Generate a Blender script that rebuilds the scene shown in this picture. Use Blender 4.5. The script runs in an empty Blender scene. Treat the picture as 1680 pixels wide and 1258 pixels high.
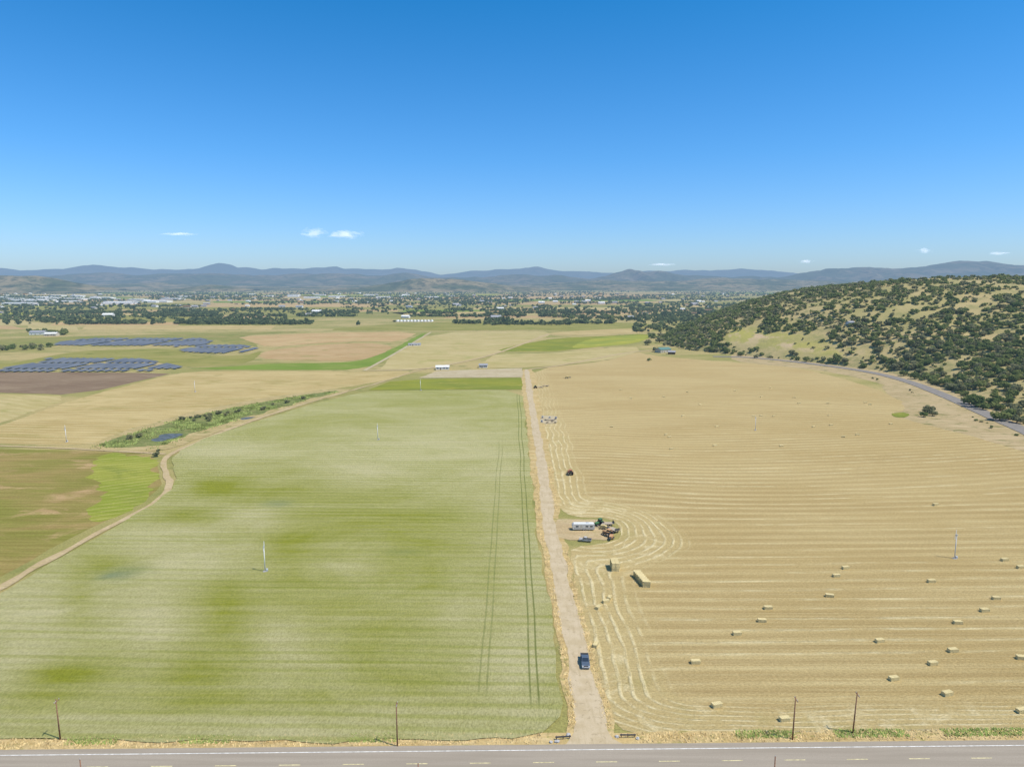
import bpy, bmesh, math, random
import numpy as np
from mathutils import Vector, Matrix, noise
from mathutils.geometry import tessellate_polygon
random.seed(7); np.random.seed(7)
RNG=np.random.default_rng(11)
C=bpy.context.scene.collection
H=90.0; P=math.radians(8.3); F=1120.0
cP,sP=math.cos(P),math.sin(P)
def G(px,py,z=0.0):
    u=(px-840)/F; v=(629-py)/F
    t=(z-H)/(-sP+v*cP)
    return (u*t,(cP+v*sP)*t)
def PX(x,y,z=0.0):
    zz=z-H; d=y*cP-zz*sP; up=y*sP+zz*cP
    return 840+F*x/d, 629-F*up/d
def elev(py,y):
    v=(629-py)/F
    return H+y*(-sP+v*cP)/(cP+v*sP)

# ---------------------------------------------------------------- materials
class NB:
    def __init__(s,name):
        s.m=bpy.data.materials.new(name); s.m.use_nodes=True; s.t=s.m.node_tree; s.t.nodes.clear()
        s.pos=s.new('ShaderNodeNewGeometry').outputs['Position']
    def new(s,t): return s.t.nodes.new(t)
    def put(s,sock,v):
        if isinstance(v,bpy.types.NodeSocket): s.t.links.new(v,sock)
        elif isinstance(v,(tuple,list)) and sock.type=='RGBA' and len(v)==3: sock.default_value=(*v,1)
        else: sock.default_value=v
    def math(s,op,a,b=0.0,c=None,clamp=False):
        n=s.new('ShaderNodeMath'); n.operation=op; n.use_clamp=clamp
        s.put(n.inputs[0],a); s.put(n.inputs[1],b)
        if c is not None: s.put(n.inputs[2],c)
        return n.outputs[0]
    def mix(s,f,a,b,mode='MIX'):
        n=s.new('ShaderNodeMix'); n.data_type='RGBA'; n.blend_type=mode
        s.put(n.inputs[0],f); s.put(n.inputs[6],a); s.put(n.inputs[7],b); return n.outputs[2]
    def vec(s,scale=(1,1,1),rot=0,src=None):
        n=s.new('ShaderNodeMapping'); s.put(n.inputs['Vector'],src or s.pos)
        n.inputs['Rotation'].default_value=(0,0,rot); n.inputs['Scale'].default_value=scale; return n.outputs[0]
    def noise(s,v,scale=1.0,detail=4,rough=.55,dist=0.0):
        n=s.new('ShaderNodeTexNoise'); s.put(n.inputs['Vector'],v); n.inputs['Scale'].default_value=scale
        n.inputs['Detail'].default_value=detail; n.inputs['Roughness'].default_value=rough; n.inputs['Distortion'].default_value=dist
        return n.outputs[0]
    def rng(s,f,a,b,lo=0.0,hi=1.0,smooth=True):
        n=s.new('ShaderNodeMapRange'); n.interpolation_type='SMOOTHSTEP' if smooth else 'LINEAR'
        s.put(n.inputs[0],f); n.inputs[1].default_value=a; n.inputs[2].default_value=b
        n.inputs[3].default_value=lo; n.inputs[4].default_value=hi; return n.outputs[0]
    def attr(s,name):
        n=s.new('ShaderNodeAttribute'); n.attribute_name=name; return n.outputs['Fac']
    def xyz(s,src=None):
        n=s.new('ShaderNodeSeparateXYZ'); s.put(n.inputs[0],src or s.pos); return n.outputs
    def out(s,col,rough=.9,bump=None,bd=.1,haze=True,metal=0.0,spec=.2,L=13000.0,trans=0.0):
        b=s.new('ShaderNodeBsdfPrincipled'); s.put(b.inputs['Base Color'],col)
        s.put(b.inputs['Roughness'],rough); b.inputs['Metallic'].default_value=metal; b.inputs['Specular IOR Level'].default_value=spec
        if bump is not None:
            n=s.new('ShaderNodeBump'); n.inputs['Strength'].default_value=1; n.inputs['Distance'].default_value=bd
            s.put(n.inputs['Height'],bump); s.t.links.new(n.outputs[0],b.inputs['Normal'])
        sh=b.outputs[0]
        if trans>0:
            tr=s.new('ShaderNodeBsdfTranslucent'); s.put(tr.inputs[0],col)
            m2=s.new('ShaderNodeMixShader'); m2.inputs[0].default_value=trans; s.t.links.new(sh,m2.inputs[1]); s.t.links.new(tr.outputs[0],m2.inputs[2]); sh=m2.outputs[0]
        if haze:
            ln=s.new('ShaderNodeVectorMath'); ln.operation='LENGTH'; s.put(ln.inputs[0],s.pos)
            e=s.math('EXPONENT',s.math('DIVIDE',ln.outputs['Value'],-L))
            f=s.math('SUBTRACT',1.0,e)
            em=s.new('ShaderNodeEmission'); s.put(em.inputs[0],(.26,.40,.59)); em.inputs[1].default_value=.95  # airlight painted in: bluish glow mixed over the surface with distance from origin
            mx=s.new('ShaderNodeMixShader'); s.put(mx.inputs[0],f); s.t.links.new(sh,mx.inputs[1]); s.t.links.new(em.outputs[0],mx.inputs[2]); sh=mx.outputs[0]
        o=s.new('ShaderNodeOutputMaterial'); s.t.links.new(sh,o.inputs[0]); return s.m

def flat(name,c,rough=.6,metal=0.0,spec=.4,var=.12,sc=3.0):
    n=NB(name); f=n.noise(n.pos,sc,3)
    col=n.mix(n.rng(f,.3,.7),tuple(x*(1-var) for x in c),tuple(min(1,x*(1+var)) for x in c))
    return n.out(col,rough,metal=metal,spec=spec,haze=False)

def field_mat(name,a,b,c=None,rows=None,rot=0.0,rowamt=.5,rc=None,patch=.012,streak=.5):
    n=NB(name)
    v=n.vec((1,1,1),rot)
    big=n.noise(n.vec((1,2.2,1),rot),patch,5,.6,.6)
    col=n.mix(n.rng(big,.36,.64),a,b)
    if c:
        big2=n.noise(n.vec((1,1.6,1),rot+.4),patch*2.1,5,.65,.8)
        col=n.mix(n.rng(big2,.52,.68),col,c)
    st=n.noise(n.vec((.03,.5,1),rot),1.0,4,.6)
    col=n.mix(n.math('MULTIPLY',n.rng(st,.35,.65),streak),col,n.mix(1.0,col,(.66,.63,.52),'MULTIPLY'))
    if rows:
        y=n.xyz(v)[1]
        w=n.math('ADD',n.math('DIVIDE',y,rows),n.math('MULTIPLY',n.noise(v,.02,2),1.0))
        sw=n.math('SINE',n.math('MULTIPLY',w,2*math.pi))
        br=n.rng(n.noise(n.vec((.05,.2,1),rot),1.0,3),.35,.6)
        m=n.math('MULTIPLY',n.math('MULTIPLY',n.rng(sw,.1,.95),br),rowamt)
        col=n.mix(m,col,rc or (.62,.50,.27))
    fine=n.noise(v,1.3,4,.7)
    col=n.mix(.35,col,n.mix(n.rng(fine,.3,.7),n.mix(1.0,col,(.6,.6,.6),'MULTIPLY'),n.mix(1.0,col,(1.35,1.35,1.3),'MULTIPLY')))
    return n.out(col,.95,bump=fine,bd=.15,spec=.05)

M={}
M['tan']=field_mat('tan_mown',(.44,.325,.13),(.51,.385,.17),(.37,.29,.10),rows=6.5,rot=.1,rowamt=.45)
M['tan2']=field_mat('tan_mown_pale',(.49,.39,.18),(.43,.345,.135),(.36,.32,.105),rows=9,rot=.5,rowamt=.3)
M['tan3']=field_mat('tan_reddish',(.46,.30,.135),(.52,.36,.175),(.39,.30,.115),rows=8,rot=-.3,rowamt=.25)
M['brown']=field_mat('ploughed',(.26,.18,.11),(.21,.14,.085),(.29,.21,.13),rows=7,rot=.5,rowamt=.25,rc=(.32,.24,.16))
M['brown2']=field_mat('brown_stubble',(.42,.275,.12),(.49,.33,.165),(.35,.27,.10),rows=9,rot=.2,rowamt=.3)
M['green']=field_mat('vivid_green',(.16,.23,.03),(.20,.26,.04),(.24,.26,.06),streak=.3)
M['corner']=field_mat('row_green',(.24,.27,.035),(.30,.30,.05),(.22,.24,.04),rows=5,rot=-.5,rowamt=.5,rc=(.42,.37,.12),streak=.4)
M['olive']=field_mat('olive',(.26,.245,.06),(.32,.28,.085),(.20,.21,.045),streak=.5)
M['olive2']=field_mat('olive_dark',(.21,.22,.055),(.28,.25,.08),(.35,.27,.10),streak=.4)
M['yellowgreen']=field_mat('yellow_green',(.36,.34,.05),(.26,.29,.05),(.42,.38,.06))
M['strip']=field_mat('strip_green',(.26,.265,.035),(.20,.225,.035),(.33,.295,.06))
M['pale']=field_mat('grey_pale',(.47,.375,.23),(.52,.43,.275),(.42,.33,.18),patch=.05)
M['mixed']=field_mat('mixed_brown_green',(.23,.215,.045),(.33,.24,.085),(.44,.30,.14),patch=.016,streak=.6)
M['wet']=field_mat('wetland',(.22,.235,.075),(.14,.165,.05),(.33,.28,.12),patch=.1)
M['verge']=field_mat('verge',(.42,.32,.14),(.48,.37,.18),(.26,.25,.08),patch=.06)
M['dry']=field_mat('dry_edge',(.50,.355,.15),(.57,.425,.21),(.34,.29,.10),patch=.12)
M['dirt']=field_mat('dirt_track',(.45,.33,.175),(.50,.38,.215),(.41,.32,.145),patch=.08,streak=.2)
M['bank']=field_mat('road_bank',(.42,.32,.16),(.50,.375,.21),(.24,.22,.085),patch=.05,streak=.6)

n=NB('ground_mat')
b1=n.noise(n.vec((1,1.8,1)),.006,6,.6,.5); b2=n.noise(n.pos,.05,5,.6)
col=n.mix(n.rng(b1,.4,.6),(.42,.325,.14),(.28,.255,.08)); col=n.mix(n.rng(b2,.52,.74),col,(.19,.20,.06))
f=n.noise(n.pos,1.6,4,.7); col=n.mix(n.rng(f,.3,.7),n.mix(1.0,col,(.72,.72,.7),'MULTIPLY'),n.mix(1.0,col,(1.2,1.2,1.15),'MULTIPLY'))
M['ground']=n.out(col,.95,bump=f,bd=.2,spec=.05)

# green wheat field
n=NB('wheat'); x,y,z=n.xyz()[:3]
pale=n.attr('pale')
nz=n.noise(n.vec((.8,1.3,1),.25),.020,7,.68,1.2)
nz2=n.noise(n.vec((.012,.55,1),.02),1.0,4,.6)
pf=n.math('ADD',pale,n.math('MULTIPLY',n.math('SUBTRACT',nz,.5),1.6))
pf=n.math('ADD',pf,n.math('MULTIPLY',n.math('SUBTRACT',nz2,.5),1.0))
col=n.mix(n.rng(pf,-.15,1.05,smooth=False),(.235,.240,.022),(.455,.405,.205))
yy_=n.math('ADD',y,n.math('MULTIPLY',x,.03))
w=n.math('ADD',n.math('DIVIDE',yy_,4.0),n.math('MULTIPLY',n.noise(n.pos,.015,2),.9))
sw=n.math('SINE',n.math('MULTIPLY',w,2*math.pi))
rb=n.rng(n.noise(n.vec((.006,.08,1)),1.0,3),.34,.62)
col=n.mix(n.math('MULTIPLY',n.math('MULTIPLY',n.rng(sw,-.1,1.0),rb),.62),col,n.mix(1.0,col,(.76,.83,.50),'MULTIPLY'))
dk=n.attr('dark'); col=n.mix(dk,col,(.17,.21,.12))
fine=n.noise(n.vec((1,.5,1)),2.6,5,.75)
col=n.mix(n.rng(fine,.28,.72),n.mix(1.0,col,(.74,.75,.66),'MULTIPLY'),n.mix(1.0,col,(1.2,1.18,1.2),'MULTIPLY'))
wob=n.math('MULTIPLY',n.math('SUBTRACT',n.noise(n.vec((0,.012,0)),1.0,1),.5),2.2)
def tram(x0,amt,ya,yb,wd=.26):
    d=n.math('ABSOLUTE',n.math('SUBTRACT',n.math('ADD',x,wob),x0))
    m=n.rng(d,wd*.4,wd*1.3,1.0,0.0)
    m=n.math('MULTIPLY',m,n.math('MULTIPLY',n.rng(y,ya,ya+8),n.rng(y,yb*.8,yb,1.0,0.0)))
    return n.math('MULTIPLY',m,n.math('MULTIPLY',amt,n.rng(n.noise(n.vec((1,.15,1)),.5,3),.25,.5,.45,1.0)))
for x0,a_,ya,yb in ((4.2,.75,132,700),(6.0,.8,132,700),(-7.3,.45,136,420),(-5.5,.45,136,420)):
    col=n.mix(tram(x0,a_,ya,yb),col,(.13,.15,.03))
M['wheat']=n.out(col,.9,bump=n.math('ADD',fine,n.math('MULTIPLY',sw,.2)),bd=.4,spec=.1)

# mown hay field right
n=NB('mown_field'); x,y,z=n.xyz()[:3]
row=n.attr('row'); head=n.attr('head'); hr=n.attr('hrow'); strong=n.attr('strong')
big=n.noise(n.vec((.6,1.5,1)),.012,5,.6,.5)
col=n.mix(n.rng(big,.35,.65),(.43,.315,.13),(.49,.375,.17))
st=n.noise(n.vec((.010,.9,1),.02),1.0,6,.72)
col=n.mix(n.math('MULTIPLY',n.rng(st,.4,.64),.6),col,(.34,.24,.095))
st2=n.noise(n.vec((.014,1.3,1),.01),1.0,6,.75)
col=n.mix(n.math('MULTIPLY',n.rng(st2,.48,.68),.6),col,(.59,.48,.24))
wv=n.math('ADD',row,n.math('MULTIPLY',n.noise(n.vec((.3,1,1)),.03,4),.9))
s1=n.math('SINE',n.math('MULTIPLY',wv,2*math.pi))
br=n.noise(n.vec((.06,.35,1)),1.0,6,.75)
thr=n.math('MULTIPLY',n.rng(br,.44,.60),n.rng(n.noise(n.vec((.006,.08,1)),1.0,3),.42,.60,.08,1.0))
s1m=n.math('MULTIPLY',n.rng(s1,.70,1.0),thr)
s1m=n.math('MULTIPLY',s1m,n.math('MULTIPLY',strong,.9))
inv=n.math('SUBTRACT',1.0,head)
s1m=n.math('MULTIPLY',s1m,inv)
vary=n.rng(n.noise(n.vec((.008,.05,1)),1.0,3),.35,.62,.25,1.0)
s1d=n.math('MULTIPLY',n.math('MULTIPLY',n.math('MULTIPLY',n.rng(s1,.1,-.9),.36),inv),vary)
s1l=n.math('MULTIPLY',n.math('MULTIPLY',n.math('MULTIPLY',n.rng(s1,.1,1.0),.25),inv),vary)
c1=n.mix(s1d,col,(.31,.22,.09)); c1=n.mix(s1l,c1,(.58,.465,.235)); c1=n.mix(s1m,c1,(.70,.60,.34))
h2=n.math('ADD',hr,n.math('MULTIPLY',n.noise(n.pos,.04,4),1.5))
s2=n.math('SINE',n.math('MULTIPLY',h2,2*math.pi))
s2m=n.math('MULTIPLY',n.math('MULTIPLY',n.rng(s2,.25,1.0),n.rng(n.noise(n.pos,.16,6,.75),.38,.58)),n.math('MULTIPLY',head,.75))
c1=n.mix(n.math('MULTIPLY',head,.4),c1,(.50,.395,.18))
hn=n.noise(n.pos,.10,6,.7,1.0)
c1=n.mix(n.math('MULTIPLY',head,n.rng(hn,.53,.66,0.0,.6)),c1,(.66,.55,.31))
c1=n.mix(n.math('MULTIPLY',head,n.rng(n.noise(n.pos,.06,4),.52,.68,0.0,.5)),c1,(.36,.30,.11))
c1=n.mix(s2m,c1,(.69,.59,.34))
fine=n.noise(n.vec((.6,1.2,1)),2.4,5,.75)
c1=n.mix(n.rng(fine,.28,.72),n.mix(1.0,c1,(.76,.74,.70),'MULTIPLY'),n.mix(1.0,c1,(1.22,1.2,1.2),'MULTIPLY'))
M['mown']=n.out(c1,.95,bump=n.math('ADD',n.math('ADD',fine,n.math('MULTIPLY',s1m,.8)),n.math('MULTIPLY',s2m,.8)),bd=.3,spec=.05)

n=NB('access_road_mat')
f1=n.noise(n.pos,.25,5,.6); f2=n.noise(n.vec((1,.12,1)),1.2,4,.6); f3=n.noise(n.pos,6,3,.6)
col=n.mix(n.rng(f1,.35,.65),(.50,.385,.225),(.57,.45,.285)); col=n.mix(n.rng(f2,.5,.7,0,.6),col,(.43,.325,.18)); col=n.mix(n.rng(n.noise(n.pos,.9,4),.6,.66,0,.6),col,(.35,.265,.15))
col=n.mix(n.rng(f3,.3,.7),n.mix(1.0,col,(.85,.85,.85),'MULTIPLY'),col)
M['road']=n.out(col,.9,bump=f3,bd=.03,spec=.1)
n=NB('highway_mat')
f1=n.noise(n.vec((.03,.8,1)),1.0,4,.6); f3=n.noise(n.pos,5,3,.7)
col=n.mix(n.rng(f1,.3,.7),(.31,.255,.185),(.38,.315,.235)); col=n.mix(n.rng(f3,.3,.7,0,.5),col,(.26,.215,.16))
M['highway']=n.out(col,.85,bump=f3,bd=.01,spec=.2)
n=NB('hill_road_mat'); f3=n.noise(n.pos,.3,4,.7)
M['hillroad']=n.out(n.mix(n.rng(f3,.3,.7),(.20,.175,.145),(.26,.225,.185)),.9)
M['white']=flat('white_paint',(.70,.68,.63),.5); M['cream']=flat('cream_wall',(.52,.47,.38),.8)
M['offwhite']=flat('aged_white_shell',(.58,.55,.48),.6)
M['linew']=flat('road_line_white',(.70,.67,.60),.8,sc=1.5,var=.25); M['liney']=flat('road_line_yellow',(.66,.56,.28),.8,sc=2,var=.3)
M['timber']=flat('weathered_timber',(.25,.13,.075),.9,sc=4,var=.3)
M['steel']=flat('galvanised_steel',(.55,.56,.57),.45,.3); M['dsteel']=flat('dark_steel',(.10,.10,.105),.5,.3)
M['rubber']=flat('rubber',(.025,.025,.027),.85); M['rim']=flat('wheel_rim',(.45,.45,.46),.35,.7)
M['glass']=flat('dark_glass',(.03,.04,.05),.08,spec=.8); M['bluepaint']=flat('slate_blue_paint',(.10,.13,.165),.4,.2,.5)
M['orange']=flat('orange_paint',(.52,.29,.13),.6); M['yellow']=flat('yellow_paint',(.60,.46,.20),.6); M['redp']=flat('red_paint',(.42,.12,.07),.6)
M['greenp']=flat('green_paint',(.07,.18,.07),.5); M['lamp']=flat('lamp_glass',(.8,.8,.75),.2); M['tail']=flat('tail_glass',(.4,.02,.02),.25)
M['roofgrey']=flat('grey_roof',(.30,.30,.31),.7); M['roofbrown']=flat('brown_roof',(.20,.14,.10),.8); M['roofgreen']=flat('green_roof',(.10,.20,.17),.6)
M['pallet']=flat('pallet_wood',(.42,.34,.24),.9); M['concrete']=flat('concrete',(.42,.40,.37),.9)
n=NB('solar_glass'); f=n.noise(n.vec((.3,.05,1)),.5,2)
M['solar']=n.out(n.mix(n.rng(f,.3,.7),(.10,.112,.130),(.16,.17,.185)),.65,spec=.12)
n=NB('pond_water'); f=n.noise(n.pos,.4,4)
M['water']=n.out(n.mix(n.rng(f,.35,.65),(.07,.08,.06),(.13,.14,.14)),.5,bump=f,bd=.2,spec=.2)

def leaf_mat(name,dark,light,third):
    n=NB(name); oi=n.new('ShaderNodeObjectInfo').outputs['Random']
    a=n.noise(n.pos,.06,3); b=n.noise(n.pos,.9,3,.7)
    col=n.mix(n.rng(n.math('ADD',a,n.math('MULTIPLY',n.math('SUBTRACT',oi,.5),.3)),.35,.65),dark,light)
    col=n.mix(n.rng(b,.45,.75,0,.6),col,third)
    return n.out(col,.8,spec=.1,trans=.38)
M['leaf']=leaf_mat('oak_leaf',(.135,.180,.050),(.225,.250,.075),(.31,.315,.11))
M['leaf2']=leaf_mat('grey_oak_leaf',(.22,.22,.10),(.28,.27,.13),(.34,.31,.16))
M['leaffar']=leaf_mat('far_leaf',(.11,.145,.055),(.17,.195,.075),(.21,.22,.09))
M['bark']=flat('bark',(.13,.10,.07),.95)
n=NB('hay'); f=n.noise(n.vec((4,1,1)),2.5,4,.75)
col=n.mix(n.rng(f,.3,.7),(.60,.47,.22),(.76,.63,.34)); M['hay']=n.out(col,.95,bump=f,bd=.05,spec=.05,haze=False)
M['straw']=flat('dry_grass',(.60,.44,.20),.95,sc=.5,var=.25); M['grassg']=flat('green_grass',(.27,.32,.08),.95,sc=.5,var=.3)
M['reed']=flat('reeds',(.26,.30,.09),.95,sc=.15,var=.5)

# ---------------------------------------------------------------- object helpers
def tag(o,label=None,cat=None,group=None,kind=None):
    if label: o['label']=label
    if cat: o['category']=cat
    if group: o['group']=group
    if kind: o['kind']=kind
    return o
def link(name,me,mat,parent=None):
    if mat is not None and not me.materials:
        me.materials.append(mat)
    o=bpy.data.objects.new(name,me); C.objects.link(o)
    if parent: o.parent=parent
    return o
def empty(name,loc,rz=0,label=None,cat=None,group=None):
    o=bpy.data.objects.new(name,None); C.objects.link(o); o.location=loc; o.rotation_euler=(0,0,rz); o.empty_display_size=.5
    return tag(o,label,cat,group)
def copy_tree(o,parent=None):
    c=o.copy(); C.objects.link(c)
    if parent: c.parent=parent
    for ch in list(o.children): copy_tree(ch,c)
    return c
class MB:
    def __init__(s): s.b=bmesh.new()
    def box(s,c,d,rot=None,bev=0.0,taper=1.0):
        r=bmesh.ops.create_cube(s.b,size=1.0); vs=r['verts']
        for v in vs:
            k=taper if v.co.z>0 else 1.0
            v.co=Vector((v.co.x*d[0]*k,v.co.y*d[1]*k,v.co.z*d[2]))
        if bev>0:
            es=list({e for v in vs for e in v.link_edges})
            rr=bmesh.ops.bevel(s.b,geom=es,offset=bev,segments=2,affect='EDGES',profile=.5)
            vs=list({v for f in rr['faces'] for v in f.verts}|{v for v in vs if v.is_valid})
        m=Matrix.Translation(c)@(rot.to_4x4() if rot is not None else Matrix.Identity(4))
        bmesh.ops.transform(s.b,matrix=m,verts=vs); return s
    def tube(s,a,b,r1,r2=None,seg=10):
        a=Vector(a); b=Vector(b); d=b-a; r2=r1 if r2 is None else r2
        r=bmesh.ops.create_cone(s.b,cap_ends=True,segments=seg,radius1=r1,radius2=r2,depth=d.length)
        m=Matrix.Translation((a+b)/2)@d.to_track_quat('Z','Y').to_matrix().to_4x4()
        bmesh.ops.transform(s.b,matrix=m,verts=r['verts']); return s
    def prism(s,pts,x0,x1):
        A=[s.b.verts.new((x0,p[0],p[1])) for p in pts]; B=[s.b.verts.new((x1,p[0],p[1])) for p in pts]
        s.b.faces.new(A); s.b.faces.new(B[::-1]); k=len(pts)
        for i in range(k): s.b.faces.new((A[i],B[i],B[(i+1)%k],A[(i+1)%k]))
        bmesh.ops.recalc_face_normals(s.b,faces=s.b.faces); return s
    def build(s,name,mat,parent=None,smooth=False):
        me=bpy.data.meshes.new(name); s.b.to_mesh(me); s.b.free()
        if smooth:
            for p in me.polygons: p.use_smooth=True
        return link(name,me,mat,parent)
def quads(name,V,mat,parent=None):
    V=np.asarray(V,dtype=np.float32); N=len(V); me=bpy.data.meshes.new(name)
    me.vertices.add(4*N); me.vertices.foreach_set('co',V.ravel())
    me.loops.add(4*N); me.loops.foreach_set('vertex_index',np.arange(4*N,dtype=np.int32))
    me.polygons.add(N); me.polygons.foreach_set('loop_start',np.arange(0,4*N,4,dtype=np.int32))
    try: me.polygons.foreach_set('loop_total',np.full(N,4,dtype=np.int32))
    except Exception: pass
    me.update(calc_edges=True); me.validate()
    return link(name,me,mat,parent)

def chaikin(p,closed=True):
    out=[]; n=len(p)
    for i in range(n if closed else n-1):
        a=p[i]; b=p[(i+1)%n]
        out.append((a[0]*.78+b[0]*.22,a[1]*.78+b[1]*.22)); out.append((a[0]*.22+b[0]*.78,a[1]*.22+b[1]*.78))
    if not closed: out=[p[0]]+out+[p[-1]]
    return out
def densify(p,step,jit,closed=True,seed=0.0):
    out=[]; n=len(p)
    for i in range(n if closed else n-1):
        a=Vector(p[i]); b=Vector(p[(i+1)%n]); L=(b-a).length; k=max(1,min(60,int(L/step)))
        nr=Vector((-(b-a).y,(b-a).x)); nr=nr.normalized() if L>0 else nr
        for j in range(k):
            q=a.lerp(b,j/k); o=(noise.noise(Vector((q.x*.08,q.y*.08,seed)))+.5*noise.noise(Vector((q.x*.35,q.y*.35,seed))))*jit*1.6
            q=q+nr*o; out.append((q.x,q.y))
    return out
zc=[.03]
def field(name,pts,mat,z=None,smooth=True,step=8,jit=1.0,cuts=None,world=False):
    w=list(pts) if world else [G(*p) for p in pts]
    if smooth: w=chaikin(w)
    if jit: w=densify(w,step,jit,seed=len(zc)*3.7)
    if z is None: z=zc[-1]+.008; zc.append(z)
    vs=[Vector((a,b,0)) for a,b in w]
    tri=tessellate_polygon([vs])
    bm=bmesh.new(); bv=[bm.verts.new((v.x,v.y,z)) for v in vs]
    for t in tri:
        try: bm.faces.new([bv[i] for i in t])
        except ValueError: pass
    bmesh.ops.recalc_face_normals(bm,faces=bm.faces)
    for f in bm.faces:
        if f.normal.z<0: f.normal_flip()
    if cuts:
        for ax,vals in enumerate(cuts):
            for c in vals:
                co=(c,0,0) if ax==0 else (0,c,0); no=(1,0,0) if ax==0 else (0,1,0)
                bmesh.ops.bisect_plane(bm,geom=bm.verts[:]+bm.edges[:]+bm.faces[:],plane_co=co,plane_no=no)
    me=bpy.data.meshes.new(name); bm.to_mesh(me); bm.free()
    o=link(name,me,mat); tag(o,kind='structure'); return o
def strip(name,pts,width,mat,z,world=False,jit=.3):
    w=[tuple(p[:2]) for p in pts] if world else [G(*p[:2]) for p in pts]
    for _ in range(2): w=chaikin(w,False)
    w=densify(w,4,0,False)+[w[-1]]
    bm=bmesh.new(); prev=None
    for i,q in enumerate(w):
        a=Vector(w[max(0,i-1)]); b=Vector(w[min(len(w)-1,i+1)]); d=(b-a).normalized(); nr=Vector((-d.y,d.x))
        j1=noise.noise(Vector((i*.37,z,1)))*jit; j2=noise.noise(Vector((i*.41,z,5)))*jit
        l=bm.verts.new((q[0]+nr.x*(width/2+j1),q[1]+nr.y*(width/2+j1),z)); r=bm.verts.new((q[0]-nr.x*(width/2+j2),q[1]-nr.y*(width/2+j2),z))
        if prev: bm.faces.new((prev[0],prev[1],r,l))
        prev=(l,r)
    for f in bm.faces:
        f.normal_update()
        if f.normal.z<0: f.normal_flip()
    me=bpy.data.meshes.new(name); bm.to_mesh(me); bm.free(); o=link(name,me,mat); return tag(o,kind='structure')

# ---------------------------------------------------------------- ground sheet
ax=np.array([-60000,-30000,-12000,-6000,-3000,-1500,-700,-300,-100,100,300,700,1500,3000,6000,12000,30000,60000],float)
ay=np.array([-2000,-500,0,100,200,400,800,1500,3000,5000,8000,14000,25000,45000,70000],float)
bm=bmesh.new(); gv=[[bm.verts.new((x,y,0)) for x in ax] for y in ay]
for j in range(len(ay)-1):
    for i in range(len(ax)-1): bm.faces.new((gv[j][i],gv[j][i+1],gv[j+1][i+1],gv[j+1][i]))
me=bpy.data.meshes.new('ground'); bm.to_mesh(me); bm.free(); tag(link('ground',me,M['ground']),kind='structure')

# ---------------------------------------------------------------- wheat field
wpts=[(-420,1160),(-200,1072),(0,975),(60,938),(120,903),(200,858),(250,828),(280,806),(290,790),(284,772),(280,752),(302,735),(350,714),(420,692),(500,667),(560,651),(615,641),(735,640),(857,640),(863,700),(871,780),(876,840),(880,880),(893,925),(904,1000),(914,1080),(918,1120),(921,1165),(878,1206),(700,1217),(400,1217),(200,1215),(0,1213),(-420,1211)]
ys=list(np.arange(125,260,4))+list(np.arange(260,620,10))
wf=field('wheat_field',wpts,M['wheat'],z=.25,smooth=True,step=3,jit=.9,cuts=(np.arange(-260,20,5),ys))
me=wf.data; n_=len(me.vertices); co=np.empty(n_*3); me.vertices.foreach_get('co',co); co=co.reshape(-1,3)
px,py=PX(co[:,0],co[:,1],co[:,2])
def blob(px,py,L):
    r=np.zeros_like(px)
    for cx,cy,rx,ry,a in L: r+=a*np.exp(-(((px-cx)/rx)**2+((py-cy)/ry)**2))
    return r
pl=.50+blob(px,py,[(60,1010,130,60,.5),(-150,1100,150,80,.4),(240,870,90,30,.35),(330,920,90,30,.4),(420,852,50,18,.6),(690,735,190,36,.6),(600,775,60,14,.3),(820,800,60,50,.25),(360,740,100,14,.5),(560,670,120,15,.15),(250,1030,45,80,.5),(850,1100,60,90,.35),(870,950,40,80,.3),(420,1195,400,20,.3),(760,1010,40,80,.2),(470,1050,50,50,.2),(40,1080,60,30,.3),(560,930,70,14,.25),
 (180,930,45,14,-.55),(130,990,24,50,-.5),(370,1000,40,60,-.5),(100,1105,70,26,-.75),(60,1150,60,16,-.4),(300,1110,90,40,-.45),(600,850,170,40,-.32),(700,850,120,20,-.2),(470,900,50,50,-.4),(560,1010,120,60,-.3),(650,1120,150,30,-.2),(300,845,60,14,-.5),(350,800,50,14,-.4),(600,690,60,10,-.2),(700,910,100,50,-.25),(400,800,90,16,-.35),(380,1150,120,20,-.25)])
me.attributes.new('pale','FLOAT','POINT').data.foreach_set('value',pl.astype(np.float32))
dkv=np.clip(blob(px,py,[(187,945,22,7,.8),(455,826,22,6,.5),(215,935,30,8,.4),(660,905,30,5,.25)]),0,1)
me.attributes.new('dark','FLOAT','POINT').data.foreach_set('value',dkv.astype(np.float32))

# ---------------------------------------------------------------- mown field
mpts=[(868,606),(1000,592),(1045,577),(1062,582),(1120,588),(1280,600),(1340,610),(1420,632),(1475,655),(1488,672),(1462,678),(1485,688),(1540,702),(1620,722),(1700,748),(1900,812),(2200,930),(2500,1150),(2500,1183),(1680,1196),(1350,1205),(1050,1204),(1016,1194),(990,1150),(962,1060),(945,985),(932,920),(938,898),(1010,888),(1022,872),(1005,850),(940,848),(912,830),(902,790),(890,720),(880,650)]
ys=list(np.arange(124,260,3.5))+list(np.arange(260,760,7))
mf=field('hay_field',mpts,M['mown'],z=.06,smooth=True,step=3,jit=1.0,cuts=(list(np.arange(10,80,3))+list(np.arange(80,430,8)),ys))
me=mf.data; n_=len(me.vertices); co=np.empty(n_*3); me.vertices.foreach_get('co',co); co=co.reshape(-1,3)
X,Y=co[:,0],co[:,1]; px,py=PX(X,Y,0)
sm=lambda a,b,t: (lambda u:u*u*(3-2*u))(np.clip((t-a)/(b-a),0,1))
curve=sm(215,330,Y)*(1-sm(520,640,Y)*.4)
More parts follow.
